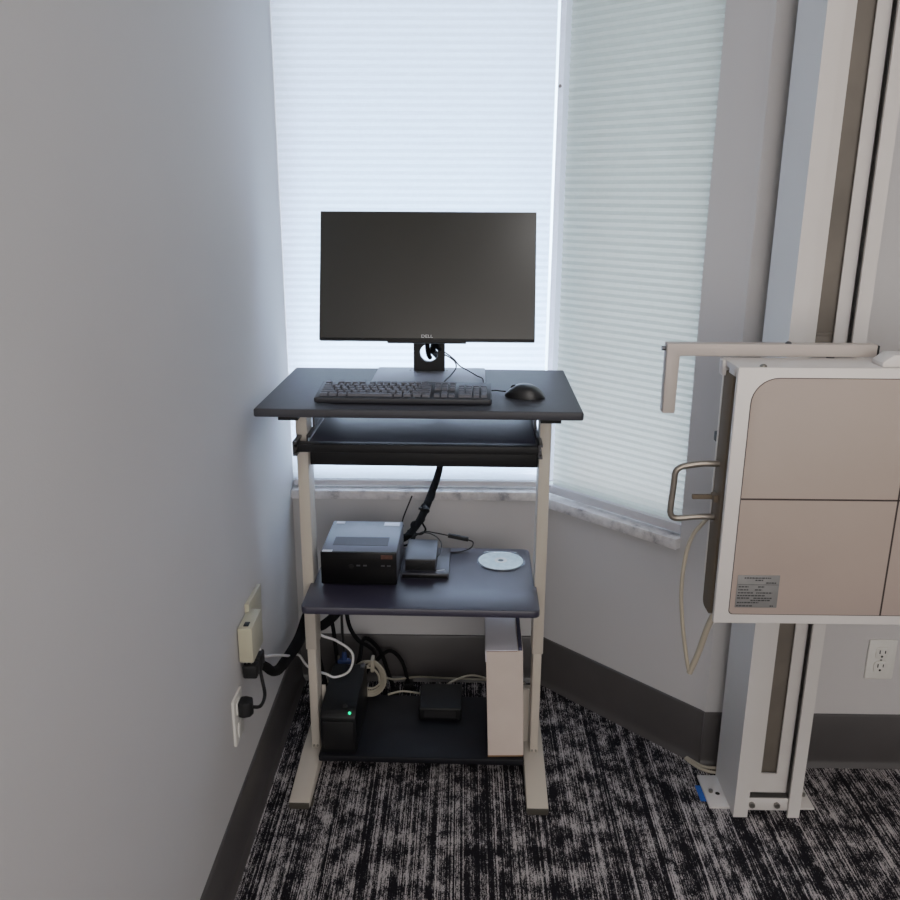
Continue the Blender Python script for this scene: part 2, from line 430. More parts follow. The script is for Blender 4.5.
obj('shelf_bracket', MB().box(-.376, -.371, 1.99, 2.24, .492, .521).box(-.376, -.346, 1.99, 2.24, .516, .521), 'black', cart)
obj('shelf_bracket', MB().box(.183, .188, 1.99, 2.24, .492, .521).box(.158, .188, 1.99, 2.24, .516, .521), 'black', cart)

# ------------------------------------------------------------------ monitor
mx, my = -.096, 2.32
mon = thing('monitor', 'flat black monitor with switched-off screen on a silver stand on the cart desktop', 'monitor', (mx, my, ZD), cart=True)
MT = Matrix.Translation((mx+.002, 2.239, 1.292)) @ Matrix.Rotation(R(-16.0), 4, 'X')
W2, H2 = .2738, .1635
b = MB().box(-W2, W2, -.004, .018, -H2, H2, .002, 2, MT).box(-W2+.06, W2-.06, .016, .045, -H2+.03, H2-.05, .012, 3, MT).box(-.10, .10, -.002, .016, -H2-.0045, -H2+.004, .001, 1, MT)
hs = obj('housing', b, 'black', mon)
b = MB().box(-W2+.0012, W2-.0012, -.0055, -.0035, -H2+.006, H2-.0012, .0005, 1, MT)
obj('screen', b, 'screen', mon, 'switched-off dark screen')
LT = MT @ Matrix.Translation((.001, -.0056, -H2+.0115)) @ Matrix.Rotation(R(90), 4, 'X')
obj('logo', text_mb('DELL', .0108, LT @ Matrix.Diagonal((1.25, 1, 1, 1))), 'logo', mon, 'light grey DELL lettering', smooth=0)
# neck plate with its round cable hole
def holed_plate(x0, x1, z0, z1, y0, y1, cx, cz, r, n=40):
    mb = MB(); bm = mb.bm; L = []
    for y in (y0, y1):
        inn, out = [], []
        for k in range(n):
            a = 2*math.pi*(k+.5)/n; dx, dz = math.cos(a), math.sin(a)
            inn.append(bm.verts.new((cx+r*dx, y, cz+r*dz)))
            s = min([(x1-cx)/dx if dx > 1e-6 else 9, (x0-cx)/dx if dx < -1e-6 else 9, (z1-cz)/dz if dz > 1e-6 else 9, (z0-cz)/dz if dz < -1e-6 else 9])
            out.append(bm.verts.new((cx+s*dx, y, cz+s*dz)))
        L.append((inn, out))
    (i0, o0), (i1, o1) = L
    for k in range(n):
        j = (k+1) % n
        bm.faces.new((i0[k], i0[j], o0[j], o0[k])); bm.faces.new((i1[j], i1[k], o1[k], o1[j]))
        bm.faces.new((i0[j], i0[k], i1[k], i1[j])); bm.faces.new((o0[k], o0[j], o1[j], o1[k]))
    return mb
nk = holed_plate(mx-.0405, mx+.0435, ZD+.010, 1.16, 2.318, 2.334, mx+.001, 1.082, .0245)
nk.box(mx-.0405, mx+.0435, 2.318, 2.334, 1.16, 1.33, .002)
nk.box(mx-.05, mx+.05, 2.262, 2.320, 1.245, 1.345, .006)
obj('neck', nk, 'black', mon)
bs = obj('stand_base', MB().box(-.237, .057, 2.175, 2.368, ZD, ZD+.011, .003), 'silver', mon, 'flat silver base plate')
for q_ in (-.05, .05): obj('screw', MB().dome((mx+q_, 2.326, ZD+.011), .003, .002, 10), 'zinc', bs)

# ------------------------------------------------------------------ keyboard
kx0, kx1, ky0, ky1 = -.346, .070, 1.970, 2.112
kb = thing('keyboard', 'black full-size keyboard with grey keys in front of the monitor', 'keyboard', ((kx0+kx1)/2, 2.04, ZD), cart=True)
KT = Matrix.Translation((0, ky0, ZD+.002)) @ Matrix.Rotation(R(4.5), 4, 'X')
obj('keyboard_body', MB().prism(rrect(kx0, kx1, 0, ky1-ky0, .006, 3), 0, .013, 'z', .003, KT).box(kx0+.02, kx1-.02, ky1-.02, ky1-.005, ZD, ZD+.012, .002), 'kdeck', kb)
kd = .0178; kz = .0130; x_l = kx0+.010; scale_u = (kx1-kx0-.020) / 22.6
KEYMESH = {}
def key(xu, row, wu=1, h=1.0):
    """one key cap at column xu (key units) of row; a cap is shared by keys of one size"""
    k = (round(wu, 2), h)
    if k not in KEYMESH:
        ww, dd = wu*scale_u-.0028, kd*h-.003
        mb = MB(); b = bmesh.new(); bmesh.ops.create_cube(b, size=1)
        for v in b.verts:
            top = v.co.z > 0
            v.co = (v.co.x*(ww-(.0026 if top else 0)), v.co.y*(dd-(.0026 if top else 0)), .0062 if top else 0)
        bmesh.ops.bevel(b, geom=b.edges[:], offset=.0006, segments=1, affect='EDGES')
        mb.merge(b); bmesh.ops.recalc_face_normals(mb.bm, faces=mb.bm.faces[:])
        me = bpy.data.meshes.new('key'); mb.bm.to_mesh(me); mb.bm.free(); me.materials.append(M['key'])
        KEYMESH[k] = bpy.data.objects.new('key', me)
        o = KEYMESH[k]
    else: o = KEYMESH[k].copy()
    C.objects.link(o); o.parent = kb
    rowy = [.0215, .0395, .0575, .0755, .0935, .116]
    y = rowy[row] + (kd/2 if h > 1 else 0)
    p = KT @ Vector((x_l + (xu+wu/2)*scale_u, y, kz)) - ORG[kb.name]
    o.location = p; o.rotation_euler = (R(4.5), 0, 0)
x = 0
for wu in (1.25, 1.25, 1.25, 6.25, 1.25, 1.25, 1.25, 1.25): key(x, 0, wu); x += wu
x = 0
for wu in (2.25,)+(1,)*10+(2.75,): key(x, 1, wu); x += wu
x = 0
for wu in (1.75,)+(1,)*11+(2.25,): key(x, 2, wu); x += wu
x = 0
for wu in (1.5,)+(1,)*12+(1.5,): key(x, 3, wu); x += wu
x = 0
for wu in (1,)*13+(2,): key(x, 4, wu); x += wu
key(0, 5)
for i in range(12): key(1.7+i+.43*(i//4), 5)
for i in range(3): key(15.3+i, 0); key(15.3+i, 3); key(15.3+i, 4); key(15.3+i, 5)
key(16.3, 1)
key(18.6, 0, 2); key(20.6, 0)
for r_ in (1, 2, 3, 4):
    for i in range(3): key(18.6+i, r_)
key(21.6, 0, 1, 2.0); key(21.6, 2, 1, 2.0); key(21.6, 4)
KC = 'black cord'
obj('keyboard_cord', MB().tube([U(p) for p in [(-.052, 2.108, 1.030), (-.045, 2.16, 1.038), (-.030, 2.22, 1.042), (-.017, 2.27, 1.052), (-.022, 2.300, 1.064), (-.045, 2.33, 1.074), (-.075, 2.345, 1.080)]], .0017, 8), 'matblack', kb)

# ------------------------------------------------------------------ mouse
ms = thing('computer_mouse', 'black computer mouse lying to the right of the keyboard', 'computer mouse', (.152, 2.068, ZD), cart=True)
def mouse_body(t0, t1, inset=0, zlo=.0):
    """loft along the mouse from nose (t=0) to heel (t=1)"""
    mb = MB(); rings = []; n = 14; K = 20
    for i in range(K+1):
        t = t0 + (t1-t0)*i/K
        e = max(0.0, 1-abs(2*t-1)**3.2) ** .5
        wd = (.024 + .007*math.sin(math.pi*t))*e - inset
        hh = (.016 + .022*math.sin(math.pi*min(1, t*.82+.1))**1.3)*(max(.0, 1-abs(2*t-1.0)**4)**.6)
        if wd < .002: wd = .002
        hh = max(hh, .004)
        ring = []
        for k in range(n+1):
            a = math.pi*k/n
            ca, sa = math.cos(a), math.sin(a)
            ring.append((t, wd*math.copysign(abs(ca)**.7, ca), zlo + hh*abs(sa)**.6))
        ring += [(t, -wd*.86, .0), (t, wd*.86, .0)]
        rings.append([mb.bm.verts.new(((q[0]-.5)*.102, q[1], q[2])) for q in ring])
    for a, b in zip(rings, rings[1:]):
        m = len(a)
        for k in range(m): mb.bm.faces.new((a[k], a[(k+1) % m], b[(k+1) % m], b[k]))
    mb.bm.faces.new(rings[0][::-1]); mb.bm.faces.new(rings[-1]); return mb
MM = Matrix.Translation((.151, 2.063, ZD+.001)) @ Matrix.Rotation(R(-14), 4, 'Z') @ Matrix.Diagonal((.96, 1, .86, 1))
mb_ = mouse_body(0, 1); mb_.bm.transform(MM)
obj('mouse_shell', mb_, 'satin', ms, smooth=60)
wh = MB().cyl((-.028, -.004, .0255), (-.028, .004, .0255), .008, n=16, bev=.001); wh.bm.transform(MM)
obj('scroll_wheel', wh, 'matblack', ms)
ft_ = MB().box(-.04, .04, -.018, .018, -.001, .001); ft_.bm.transform(MM)
obj('glide_pad', ft_, 'matblack', ms)
tip = MM @ Vector((-.05, 0, .012))
obj('mouse_cord', MB().tube([tuple(tip), (.085, 2.100, 1.030), (.055, 2.128, 1.026), (.050, 2.20, 1.037), (.035, 2.235, 1.038), (.012, 2.262, 1.046), (-.012, 2.285, 1.055), (-.030, 2.310, 1.070), (-.060, 2.345, 1.084)], .0017, 8), 'matblack', ms)

# ------------------------------------------------------------------ desktop computer on the middle shelf
ZS = .540
p0, p1, q0, q1, pt = -.352, -.161, 2.008, 2.224, .632
pc = thing('desktop_computer', 'small desktop computer with grey top and black front on the left of the middle shelf', 'computer', ((p0+p1)/2, 2.11, ZS), cart=True)
obj('case', MB().box(p0, p1, q0+.012, q1, ZS+.008, pt, .0025), 'pctop', pc)
fp = obj('front_panel', MB().box(p0-.0005, p1+.0005, q0, q0+.0125, ZS+.004, pt+.0005, .003), 'gloss', pc, 'glossy black front')
for x_ in (-.262, -.245, -.20, -.185): obj('port', MB().box(x_, x_+.0095, q0-.0006, q0+.001, .5945, .5985), 'steel', fp)
obj('power_button', MB().cyl((-.275, q0-.001, .594), (-.275, q0+.001, .594), .006, n=20), 'black', fp)
obj('drive_slot', MB().box(-.33, -.21, q0-.0006, q0+.001, .613, .6145), 'dark', fp)
obj('sticker', MB().box(-.2, -.171, q0-.0007, q0+.001, .615, .6255), 'orange', fp, 'brown sticker')
obj('top_vent', MB().box(p0+.024, p1-.026, q0+.045, q0+.10, pt-.001, pt+.0006), 'vent', pc, 'dark grey vent grille')
obj('sticker', MB().box(p0+.004, p0+.029, q0+.002, q0+.013, pt, pt+.0009), 'label', pc, 'white sticker')
obj('sticker', MB().box(p0+.010, p0+.033, q1-.022, q1-.006, pt, pt+.0007), 'label', pc, 'white sticker')
st = obj('sticker', MB().box(p1-.05, p1-.008, q1-.034, q1-.008, pt, pt+.0007), 'label', pc, 'white sticker')
for x_ in (p0+.01, p1-.03):
    for y_ in (q0+.02, q1-.04): obj('rubber_foot', MB().box(x_, x_+.02, y_, y_+.02, ZS, ZS+.009), 'matblack', pc)
obj('antenna', MB().tube([(p1-.003, q1+.004, .620), (p1-.001, q1+.008, .64), (p1+.024, q1+.002, .706)], .0022, 8, 4).cyl((p1-.003, q1-.002, .618), (p1-.003, q1+.008, .618), .004, n=10), 'matblack', pc, 'thin black antenna')

dr = thing('optical_drive', 'flat black drive under the small adapter box, right of the desktop computer', 'disc drive', (-.093, 2.14, ZS), cart=True)
obj('drive_case', MB().box(-.156, -.031, 2.056, 2.226, ZS, ZS+.0155, .002), 'boxtop', dr)
obj('drive_tray', MB().box(-.152, -.035, 2.0545, 2.058, ZS+.003, ZS+.012, .001), 'gloss', dr)
T = Matrix.Translation((-.052, 2.078, ZS+.0157)) @ Matrix.Rotation(R(20), 4, 'Z')
obj('sticker', MB().box(-.012, .010, -.0018, .0018, 0, .0005, 0, 1, T), 'label', dr, 'small white mark')
ab = thing('adapter_box', 'small black adapter box stacked on the flat drive beside the desktop computer', 'adapter', (-.105, 2.13, ZS+.0157), cart=True)
obj('box_body', MB().box(-.146, -.064, 2.068, 2.204, ZS+.0157, ZS+.050, .003), 'boxtop', ab)
obj('box_front', MB().box(-.143, -.067, 2.0665, 2.070, ZS+.019, ZS+.047, .0015), 'black', ab)
ac = thing('thin_cable', 'thin black cord draped over the front of the small adapter box', 'cord', (-.09, 2.10, ZS+.02), cart=True)
obj('cord', MB().tube([(-.145, 2.235, .575), (-.12, 2.225, .598), (-.085, 2.215, .601), (-.058, 2.19, .590), (-.056, 2.14, .580), (-.066, 2.09, .585), (-.085, 2.062, .583), (-.105, 2.058, .575), (-.13, 2.060, .562)], .0016, 8), 'matblack', ac)
uc = thing('adapter_cable', 'looping black cable with an inline connector behind the flat drive', 'cable', (-.02, 2.245, ZS), cart=True)
obj('cord', MB().tube([(-.150, 2.245, .566), (-.11, 2.25, .592), (-.075, 2.25, .590), (-.04, 2.25, .583)], .0019, 8).tube([(.016, 2.248, .572), (.030, 2.246, .566), (.026, 2.240, .553), (.002, 2.232, .544), (-.022, 2.228, .542), (-.045, 2.229, .542)], .0021, 8), 'matblack', uc)
T = Matrix.Translation((-.010, 2.249, .578)) @ Matrix.Rotation(R(11), 4, 'Y')
obj('connector', MB().box(-.030, .028, -.006, .006, -.0055, .0055, .002, 2, T), 'matblack', uc)

dc = thing('disc_case', 'clear clamshell case holding the disc on the right of the middle shelf', 'disc case', (.106, 2.175, ZS), cart=True)
pts = []
for k in range(33):
    a = R(-212 + 244*k/32); pts.append((.106+.064*math.cos(a), 2.174+.064*math.sin(a)))
pts = [p for p in pts] + [(.152, 2.236), (.060, 2.236)]
obj('case_shell', MB().prism(pts, ZS+.0002, ZS+.0030, 'z'), 'clear', dc)
obj('case_hinge', MB().box(.060, .152, 2.226, 2.2365, ZS+.0002, ZS+.0055, .001), 'clear', dc)
cd = thing('compact_disc', 'pale silver compact disc lying on the right of the middle shelf', 'disc', (.106, 2.174, ZS+.0032), cart=True)
ring = MB(); n = 48; bm = ring.bm
vv = [[bm.verts.new((.106+r*math.cos(2*math.pi*k/n), 2.174+r*math.sin(2*math.pi*k/n), z)) for k in range(n)] for r, z in ((.0075, ZS+.0032), (.060, ZS+.0032), (.060, ZS+.0044), (.0075, ZS+.0044))]
for a, b in ((0, 1), (1, 2), (2, 3), (3, 0)):
    for k in range(n): bm.faces.new((vv[a][k], vv[a][(k+1) % n], vv[b][(k+1) % n], vv[b][k]))
obj('disc', ring, 'disc', cd)
hub = MB(); bm = hub.bm
vv = [[bm.verts.new((.106+r*math.cos(2*math.pi*k/n), 2.174+r*math.sin(2*math.pi*k/n), ZS+z)) for k in range(n)] for r, z in ((.009, .0044), (.017, .0044), (.017, .0047), (.009, .0047))]
for a, b in ((0, 1), (1, 2), (2, 3), (3, 0)):
    for k in range(n): bm.faces.new((vv[a][k], vv[a][(k+1) % n], vv[b][(k+1) % n], vv[b][k]))
obj('hub_ring', hub, 'white', cd)

# ------------------------------------------------------------------ things on the bottom shelf
ZF = .070
up = thing('battery_backup', 'black battery backup unit with a green light on the bottom shelf', 'power supply', (-.317, 2.09, ZF), cart=True)
prof = [(1.972, ZF), (2.215, ZF), (2.215, .196), (2.20, .203), (2.02, .200), (1.990, .194), (1.974, .178)]
obj('housing', MB().prism(prof, -.365, -.270, 'x', .006), 'ups', up)
obj('front_face', MB().box(-.356, -.276, 1.969, 1.975, .085, .168, .002), 'black', up)
led = MB().cyl((-.287, 1.983, .186), (-.287, 1.9795, .1895), .0034, n=12)
obj('indicator_light', led, 'led', up, 'green indicator light')
obj('power_button', MB().cyl((-.30, 1.995, .198), (-.30, 1.992, .202), .006, n=16), 'matblack', up)
obj('socket', MB().box(-.285, -.272, 2.18, 2.20, .200, .209, .002), 'steel', up)
br = thing('power_brick', 'dark power brick lying on the middle of the bottom shelf', 'power adapter', (-.055, 2.19, ZF), cart=True)
obj('brick_body', MB().box(-.117, .004, 2.132, 2.262, ZF, ZF+.040, .006, 3), 'ups', br)
obj('brick_label', MB().box(-.10, -.012, 2.1312, 2.1325, ZF+.010, ZF+.030), 'satin', br)
obj('cord', MB().tube([(-.055, 2.262, .094), (-.02, 2.30, .097), (.03, 2.345, .088), (.09, 2.395, .045), (.15, 2.42, .012), (.21, 2.425, .006), (.245, 2.40, .006)], .0030, 10), 'cable_beige', br, 'beige cord')

ct = thing('cardboard_box', 'tall white cardboard box standing on the right of the bottom shelf', 'cardboard box', (.122, 2.12, ZF), cart=True)
BT = Matrix.Translation((.075, 0, ZF)) @ Matrix.Rotation(R(-1.9), 4, 'Y')
obj('carton', MB().box(.002, .096, 1.976, 2.235, .0015, .309, .0015, 1, BT), 'carton', ct)
obj('top_flap', MB().box(.000, .083, 1.974, 2.235, .3105, .3135, .001, 1, BT).box(.0, .003, 1.974, 2.235, .28, .3135, .001, 1, BT), 'cartontop', ct)
obj('lid_fold', MB().box(.002, .082, 1.9755, 1.9775, .3085, .3105, 0, 1, BT), 'kraft', ct, 'brown edge of the lid')
obj('lid_fold', MB().box(.002, .094, 1.9745, 1.978, 0, .003, 0, 1, BT), 'kraft', ct, 'brown bottom edge')
obj('papers', MB().box(.085, .0945, 1.98, 2.232, .305, .317, .0005, 1, BT).box(.0865, .0875, 1.982, 2.232, .316, .321, 0, 1, BT).box(.090, .091, 1.982, 2.232, .316, .320, 0, 1, BT), 'paper', ct, 'dark papers showing at the lid')

cc = thing('coiled_cable', 'beige cable coiled behind the battery backup, its end running along the back wall', 'cable', (-.24, 2.26, ZF), cart=True)
def loops(cx, cy, cz, r, turns, ax, jit, rad):
    pts = []; N = 12
    for i in range(turns*N+1):
        a = 2*math.pi*i/N; k = i/(turns*N)
        rr = r*(1+.08*math.sin(3.1*a))
        pts.append((cx + ax*(k-.5) + .25*rr*math.cos(a), cy + rr*math.cos(a)*.9, cz + rr*math.sin(a) + jit*math.sin(5*a*.21)))
    return pts
lp = []
for i in range(6*14+1):
    a = 2*math.pi*i/14; k = i/(6*14); rr = .034+.024*((k*3.7) % 1)
    lp.append((-.268+.9*rr*math.cos(a), 2.232+.024*((k*2.3) % 1), .134+rr*math.sin(a)*1.05))
end = [(-.222, 2.30, .10), (-.20, 2.36, .06), (-.14, 2.425, .03), (-.06, 2.435, .022), (.03, 2.435, .02), (.12, 2.435, .018), (.20, 2.43, .012)]
obj('cable_strand', MB().tube(lp, .0030, 8, 3).tube(end, .0030, 8), 'cable_beige', cc)
obj('cable_strand', MB().tube([(-.214, 2.25, .076), (-.18, 2.27, .0745), (-.15, 2.268, .0745), (-.119, 2.255, .078)], .0028, 8), 'cable_beige', cc)
obj('cable_tie', MB().box(-.262, -.252, 2.228, 2.262, .160, .200, .003), 'cable_beige', cc)

# ------------------------------------------------------------------ cables round the cart
mc = thing('cable_bundle', 'black sleeved cable bundle dropping from behind the desktop to the middle shelf', 'cable bundle', (-.09, 2.36, ZS))
obj('sleeve', MB().tube([(-.070, 2.300, 1.165), (-.078, 2.318, 1.102), (-.082, 2.338, 1.085), (-.076, 2.39, 1.068), (-.064, 2.436, 1.03), (-.062, 2.44, .90), (-.062, 2.435, .75), (-.070, 2.425, .70), (-.088, 2.39, .655), (-.105, 2.345, .620), (-.125, 2.305, .592), (-.150, 2.275, .570), (-.172, 2.255, .562)],
    lambda t: .0088 + .0035*max(0, 1-abs(t-.72)/.28), 10), 'sleeve', mc)
obj('strand', MB().tube([(-.064, 2.352, 1.06), (-.058, 2.335, 1.09), (-.066, 2.306, 1.10), (-.075, 2.300, 1.15)], .006, 8).tube([(-.088, 2.34, 1.065), (-.092, 2.33, 1.076), (-.094, 2.308, 1.10), (-.095, 2.30, 1.15)], .0065, 8), 'sleeve', mc)
obj('strand', MB().tube([(-.115, 2.33, .600), (-.108, 2.30, .596), (-.100, 2.285, .585), (-.112, 2.28, .574), (-.135, 2.275, .575), (-.165, 2.26, .558)], .003, 8).tube([(-.15, 2.29, .58), (-.13, 2.27, .57), (-.145, 2.25, .555), (-.17, 2.245, .552)], .0035, 8), 'sleeve', mc)
obj('strand', MB().tube([(-.078, 2.395, .672), (-.085, 2.385, .640), (-.112, 2.345, .632), (-.108, 2.32, .600), (-.138, 2.30, .597), (-.132, 2.275, .572), (-.160, 2.262, .575), (-.175, 2.25, .556)], .0052, 8), 'sleeve', mc)
obj('cable_tie', MB().cyl((-.103, 2.34, .618), (-.107, 2.352, .626), .0135, n=14).box(-.122, -.112, 2.33, 2.334, .628, .634), 'black', mc)

def sc(p, y0, y1): k = y1/y0; return (p[0]*k, p[1]*k, 1.5-(1.5-p[2])*k)
pw = thing('cable_sleeve', 'thick black cable sleeve sagging from the surge protector along the left wall', 'cable bundle', (-.47, 2.1, .25))
obj('sleeve', MB().tube([(-.480, 1.822, .425), (-.474, 1.87, .392), (-.470, 1.925, .345), (-.468, 1.99, .312), (-.466, 2.08, .290), (-.464, 2.17, .272), (-.462, 2.26, .262), (-.455, 2.33, .285), (-.435, 2.375, .325), (-.395, 2.375, .365), (-.35, 2.35, .40), (-.31, 2.32, .45), (-.27, 2.29, .51), (-.24, 2.275, .56)], lambda t: .011+.006*math.sin(math.pi*t)**2, 10), 'sleeve', pw)
obj('strand', MB().tube([(-.43, 2.30, .30), (-.395, 2.18, .335), (-.365, 2.14, .368), (-.335, 2.14, .40), (-.30, 2.16, .45), (-.27, 2.22, .51)], .013, 10), 'sleeve', pw)
obj('strand', MB().tube([(-.37, 2.37, .36), (-.325, 2.24, .375), (-.305, 2.20, .41), (-.28, 2.22, .46), (-.25, 2.27, .53)], .013, 10), 'sleeve', pw)
tg = [[(-.40, 2.36, .34), (-.38, 2.34, .24), (-.36, 2.30, .12), (-.33, 2.28, .10), (-.30, 2.30, .16), (-.29, 2.36, .20), (-.25, 2.40, .14), (-.22, 2.39, .06), (-.20, 2.36, .012)],
      [(-.44, 2.36, .30), (-.43, 2.34, .18), (-.40, 2.30, .07), (-.39, 2.34, .02), (-.33, 2.40, .03), (-.27, 2.40, .09), (-.22, 2.41, .13), (-.18, 2.40, .10), (-.16, 2.40, .02)],
      [(-.34, 2.33, .38), (-.33, 2.31, .28), (-.30, 2.28, .24), (-.27, 2.31, .20), (-.26, 2.36, .15), (-.28, 2.40, .08), (-.33, 2.39, .012)]]
nm = ['black cord hanging just behind the left post and battery backup', 'black cord nearest the corner, coiling on the carpet behind the bottom shelf', 'black cord dropping in the middle of the tangle behind the battery backup']
for pts, lb in zip(tg, nm):
    t = thing('power_cable', lb, 'cord', (pts[-1][0], pts[-1][1], 0), 'black cords behind the battery backup')
    obj('cord', MB().tube(pts, .0062, 8), 'sleeve', t)
    e = pts[-1]
    obj('plug', MB().box(e[0]-.014, e[0]+.014, e[1]-.012, e[1]+.02, .001, .026, .004), 'matblack', t)
vg = thing('video_cable', 'dark cable with a blue plug hanging above the battery backup', 'cable', (-.333, 2.235, .2))
obj('cord', MB().tube([(-.31, 2.28, .42), (-.335, 2.245, .37), (-.338, 2.238, .30), (-.334, 2.236, .21)], .0042, 8), 'satin', vg)
pl = obj('plug', MB().box(-.353, -.314, 2.228, 2.245, .150, .201, .004).cyl((-.334, 2.2365, .195), (-.334, 2.2365, .225), .009, .006, 12), 'blueplug', vg, 'blue plug')
obj('screw', MB().cyl((-.351, 2.2365, .14), (-.351, 2.2365, .211), .0028, n=10).cyl((-.317, 2.2365, .14), (-.317, 2.2365, .211), .0028, n=10), 'zinc', pl)
nc = thing('white_cable', 'white cable looping from the surge protector around the left post of the cart', 'cable', (-.33, 2.12, .25))
lpp = [sc((a, 2.06, z), 2.06, 2.125) for a, z in ((-.335, .248), (-.299, .264), (-.285, .30), (-.292, .33), (-.331, .359), (-.372, .378))]
obj('cable_strand', MB().tube([(-.478, 1.845, .452), (-.470, 1.86, .425), (-.468, 1.92, .392), (-.462, 2.02, .335), (-.458, 2.10, .287), (-.452, 2.17, .250), (-.435, 2.19, .205), (-.40, 2.16, .205), (-.37, 2.13, .215)] + lpp + [(-.41, 2.16, .382), (-.44, 2.22, .36), (-.452, 2.28, .33), (-.455, 2.33, .36)], .0034, 10), 'cable_white', nc)

# ------------------------------------------------------------------ on the left wall
so = thing('wall_outlet', 'white wall outlet low on the left wall with a black plug in it', 'outlet', (XL, 1.72, .35))
obj('cover_plate', MB().prism(rrect(1.685, 1.757, .292, .408, .004, 3), XL, XL+.006, 'x', .0015), 'white', so)
obj('receptacle', MB().prism(rrect(1.704, 1.738, .302, .338, .008, 4), XL+.004, XL+.008, 'x', .0005).prism(rrect(1.704, 1.738, .358, .394, .008, 4), XL+.004, XL+.008, 'x', .0005), 'white', so)
cp = thing('plug_cable', 'short black cord plugged into the low outlet on the left wall', 'cord', (XL+.01, 1.72, .37))
obj('plug', MB().prism([(XL+.008, 1.706), (XL+.020, 1.702), (XL+.036, 1.708), (XL+.040, 1.722), (XL+.036, 1.736), (XL+.020, 1.741), (XL+.008, 1.737)], .356, .392, 'z', .003), 'matblack', cp)
obj('cord', MB().tube([(XL+.036, 1.722, .374), (XL+.05, 1.745, .362), (XL+.050, 1.79, .362), (XL+.040, 1.815, .385), (XL+.034, 1.822, .41), (XL+.03, 1.822, .43)], .0042, 8), 'matblack', cp)
sg = thing('surge_protector', 'cream surge protector box plugged in on the left wall above the low outlet', 'surge protector', (XL, 1.82, .46))
obj('surge_body', MB().box(XL+.002, XL+.036, 1.765, 1.868, .460, .548, .004), 'surge', sg)
obj('mounting_plate', MB().prism([(1.84, .45), (1.965, .45), (1.978, .560), (1.85, .566)], XL, XL+.010, 'x', .001), 'surge', sg)
obj('switch', MB().box(XL+.014, XL+.026, 1.776, 1.795, .5475, .5505, .001), 'black', sg, 'black switch')
for (y0, y1, z0, lb) in ((1.770, 1.800, .415, 'black plug nearest the viewer under the surge protector'), (1.812, 1.855, .408, 'larger black plug farther along under the surge protector')):
    t = thing('adapter_plug', lb, 'plug', (XL+.02, (y0+y1)/2, z0), 'black plugs under the surge protector')
    obj('plug_body', MB().box(XL+.006, XL+.040, y0, y1, z0, .449, .005), 'matblack', t)
    obj('plug_blade', MB().box(XL+.014, XL+.016, (y0+y1)/2-.004, (y0+y1)/2+.004, .448, .4595).box(XL+.024, XL+.026, (y0+y1)/2-.004, (y0+y1)/2+.004, .448, .4595), 'zinc', t)

# ------------------------------------------------------------------ outlet on the right-hand wall
ro = thing('wall_outlet', 'white duplex outlet on the wall behind and right of the x-ray stand', 'outlet', (1.104, YR, .325))
obj('cover_plate', MB().prism(rrect(1.068, 1.141, .270, .384, .004, 3), YR-.006, YR, 'y', .0015), 'white', ro)
for cz in (.307, .347):
    rc = obj('receptacle', MB().prism(rrect(1.087, 1.122, cz-.017, cz+.017, .010, 5), YR-.0085, YR-.004, 'y', .0006), 'white', ro)
    obj('slot', MB().box(1.096, 1.0985, YR-.0092, YR-.008, cz-.001, cz+.009).box(1.110, 1.1125, YR-.0092, YR-.008, cz, cz+.008).cyl((1.104, YR-.0092, cz-.009), (1.104, YR-.008, cz-.009), .003, n=12), 'dark', rc)
obj('screw', MB().cyl((1.104, YR-.0075, .327), (1.104, YR-.005, .327), .003, n=12), 'zinc', ro)

# ------------------------------------------------------------------ the x-ray wall stand
xs = thing('xray_wall_stand', 'white x-ray wall stand with a square detector box on its upright column', 'x-ray stand', (.770, 1.93, 0))
TOP = 2.40
bp = obj('base_plate', MB().box(.637, .902, 1.868, 1.993, 0, .006, .001), 'xwhite', xs)
for x, y in ((.655, 1.925), (.890, 1.915)):
    obj('bolt', MB().cyl((x, y, .005), (x, y, .013), .0055, n=6), 'zinc', bp)
obj('bolt_hole', MB().cyl((.671, 1.919, .0055), (.671, 1.919, .0066), .006, n=14), 'dark', bp)
# left and right channels, each a folded sheet
obj('column_channel', MB().prism([(.688, 1.838), (.723, 1.838), (.723, 1.872), (.7195, 1.872), (.7195, 1.8415), (.6915, 1.8415), (.6915, 1.998), (.688, 1.998)], .0, TOP), 'xwhite', xs, smooth=0)
obj('column_channel', MB().prism([(.852, 1.838), (.823, 1.838), (.823, 1.845), (.8265, 1.845), (.8265, 1.8415), (.8485, 1.8415), (.8485, 1.998), (.852, 1.998)], .0, TOP), 'xwhite', xs, smooth=0)
obj('column_web', MB().box(.7195, .757, 1.870, 1.874, .05, TOP).box(.796, .8245, 1.870, 1.874, .05, TOP).box(.757, .796, 1.870, 1.874, .05, .105), 'xwhite', xs, smooth=0)
obj('column_slot', MB().box(.750, .803, 1.882, 1.888, .05, TOP), 'xslot', xs, 'grey-brown slot down the column', smooth=0)
obj('column_back', MB().box(.6915, .8485, 1.990, 1.998, .006, TOP), 'dark', xs, smooth=0)  # coloured dark for the shade inside the column
cw = obj('counterweight', MB().box(.760, .793, 1.8745, 1.8815, 1.205, 1.212, .001).box(.760, .793, 1.877, 1.8815, 1.14, 1.206, .001), 'xslot', xs)
ft = obj('foot_bar', MB().box(.723, .823, 1.846, 1.850, .015, .050, .001), 'xwhite', xs)
for x in (.733, .795):
    obj('bolt', MB().cyl((x, 1.846, .033), (x, 1.838, .033), .0075, n=6), 'zinc', ft)
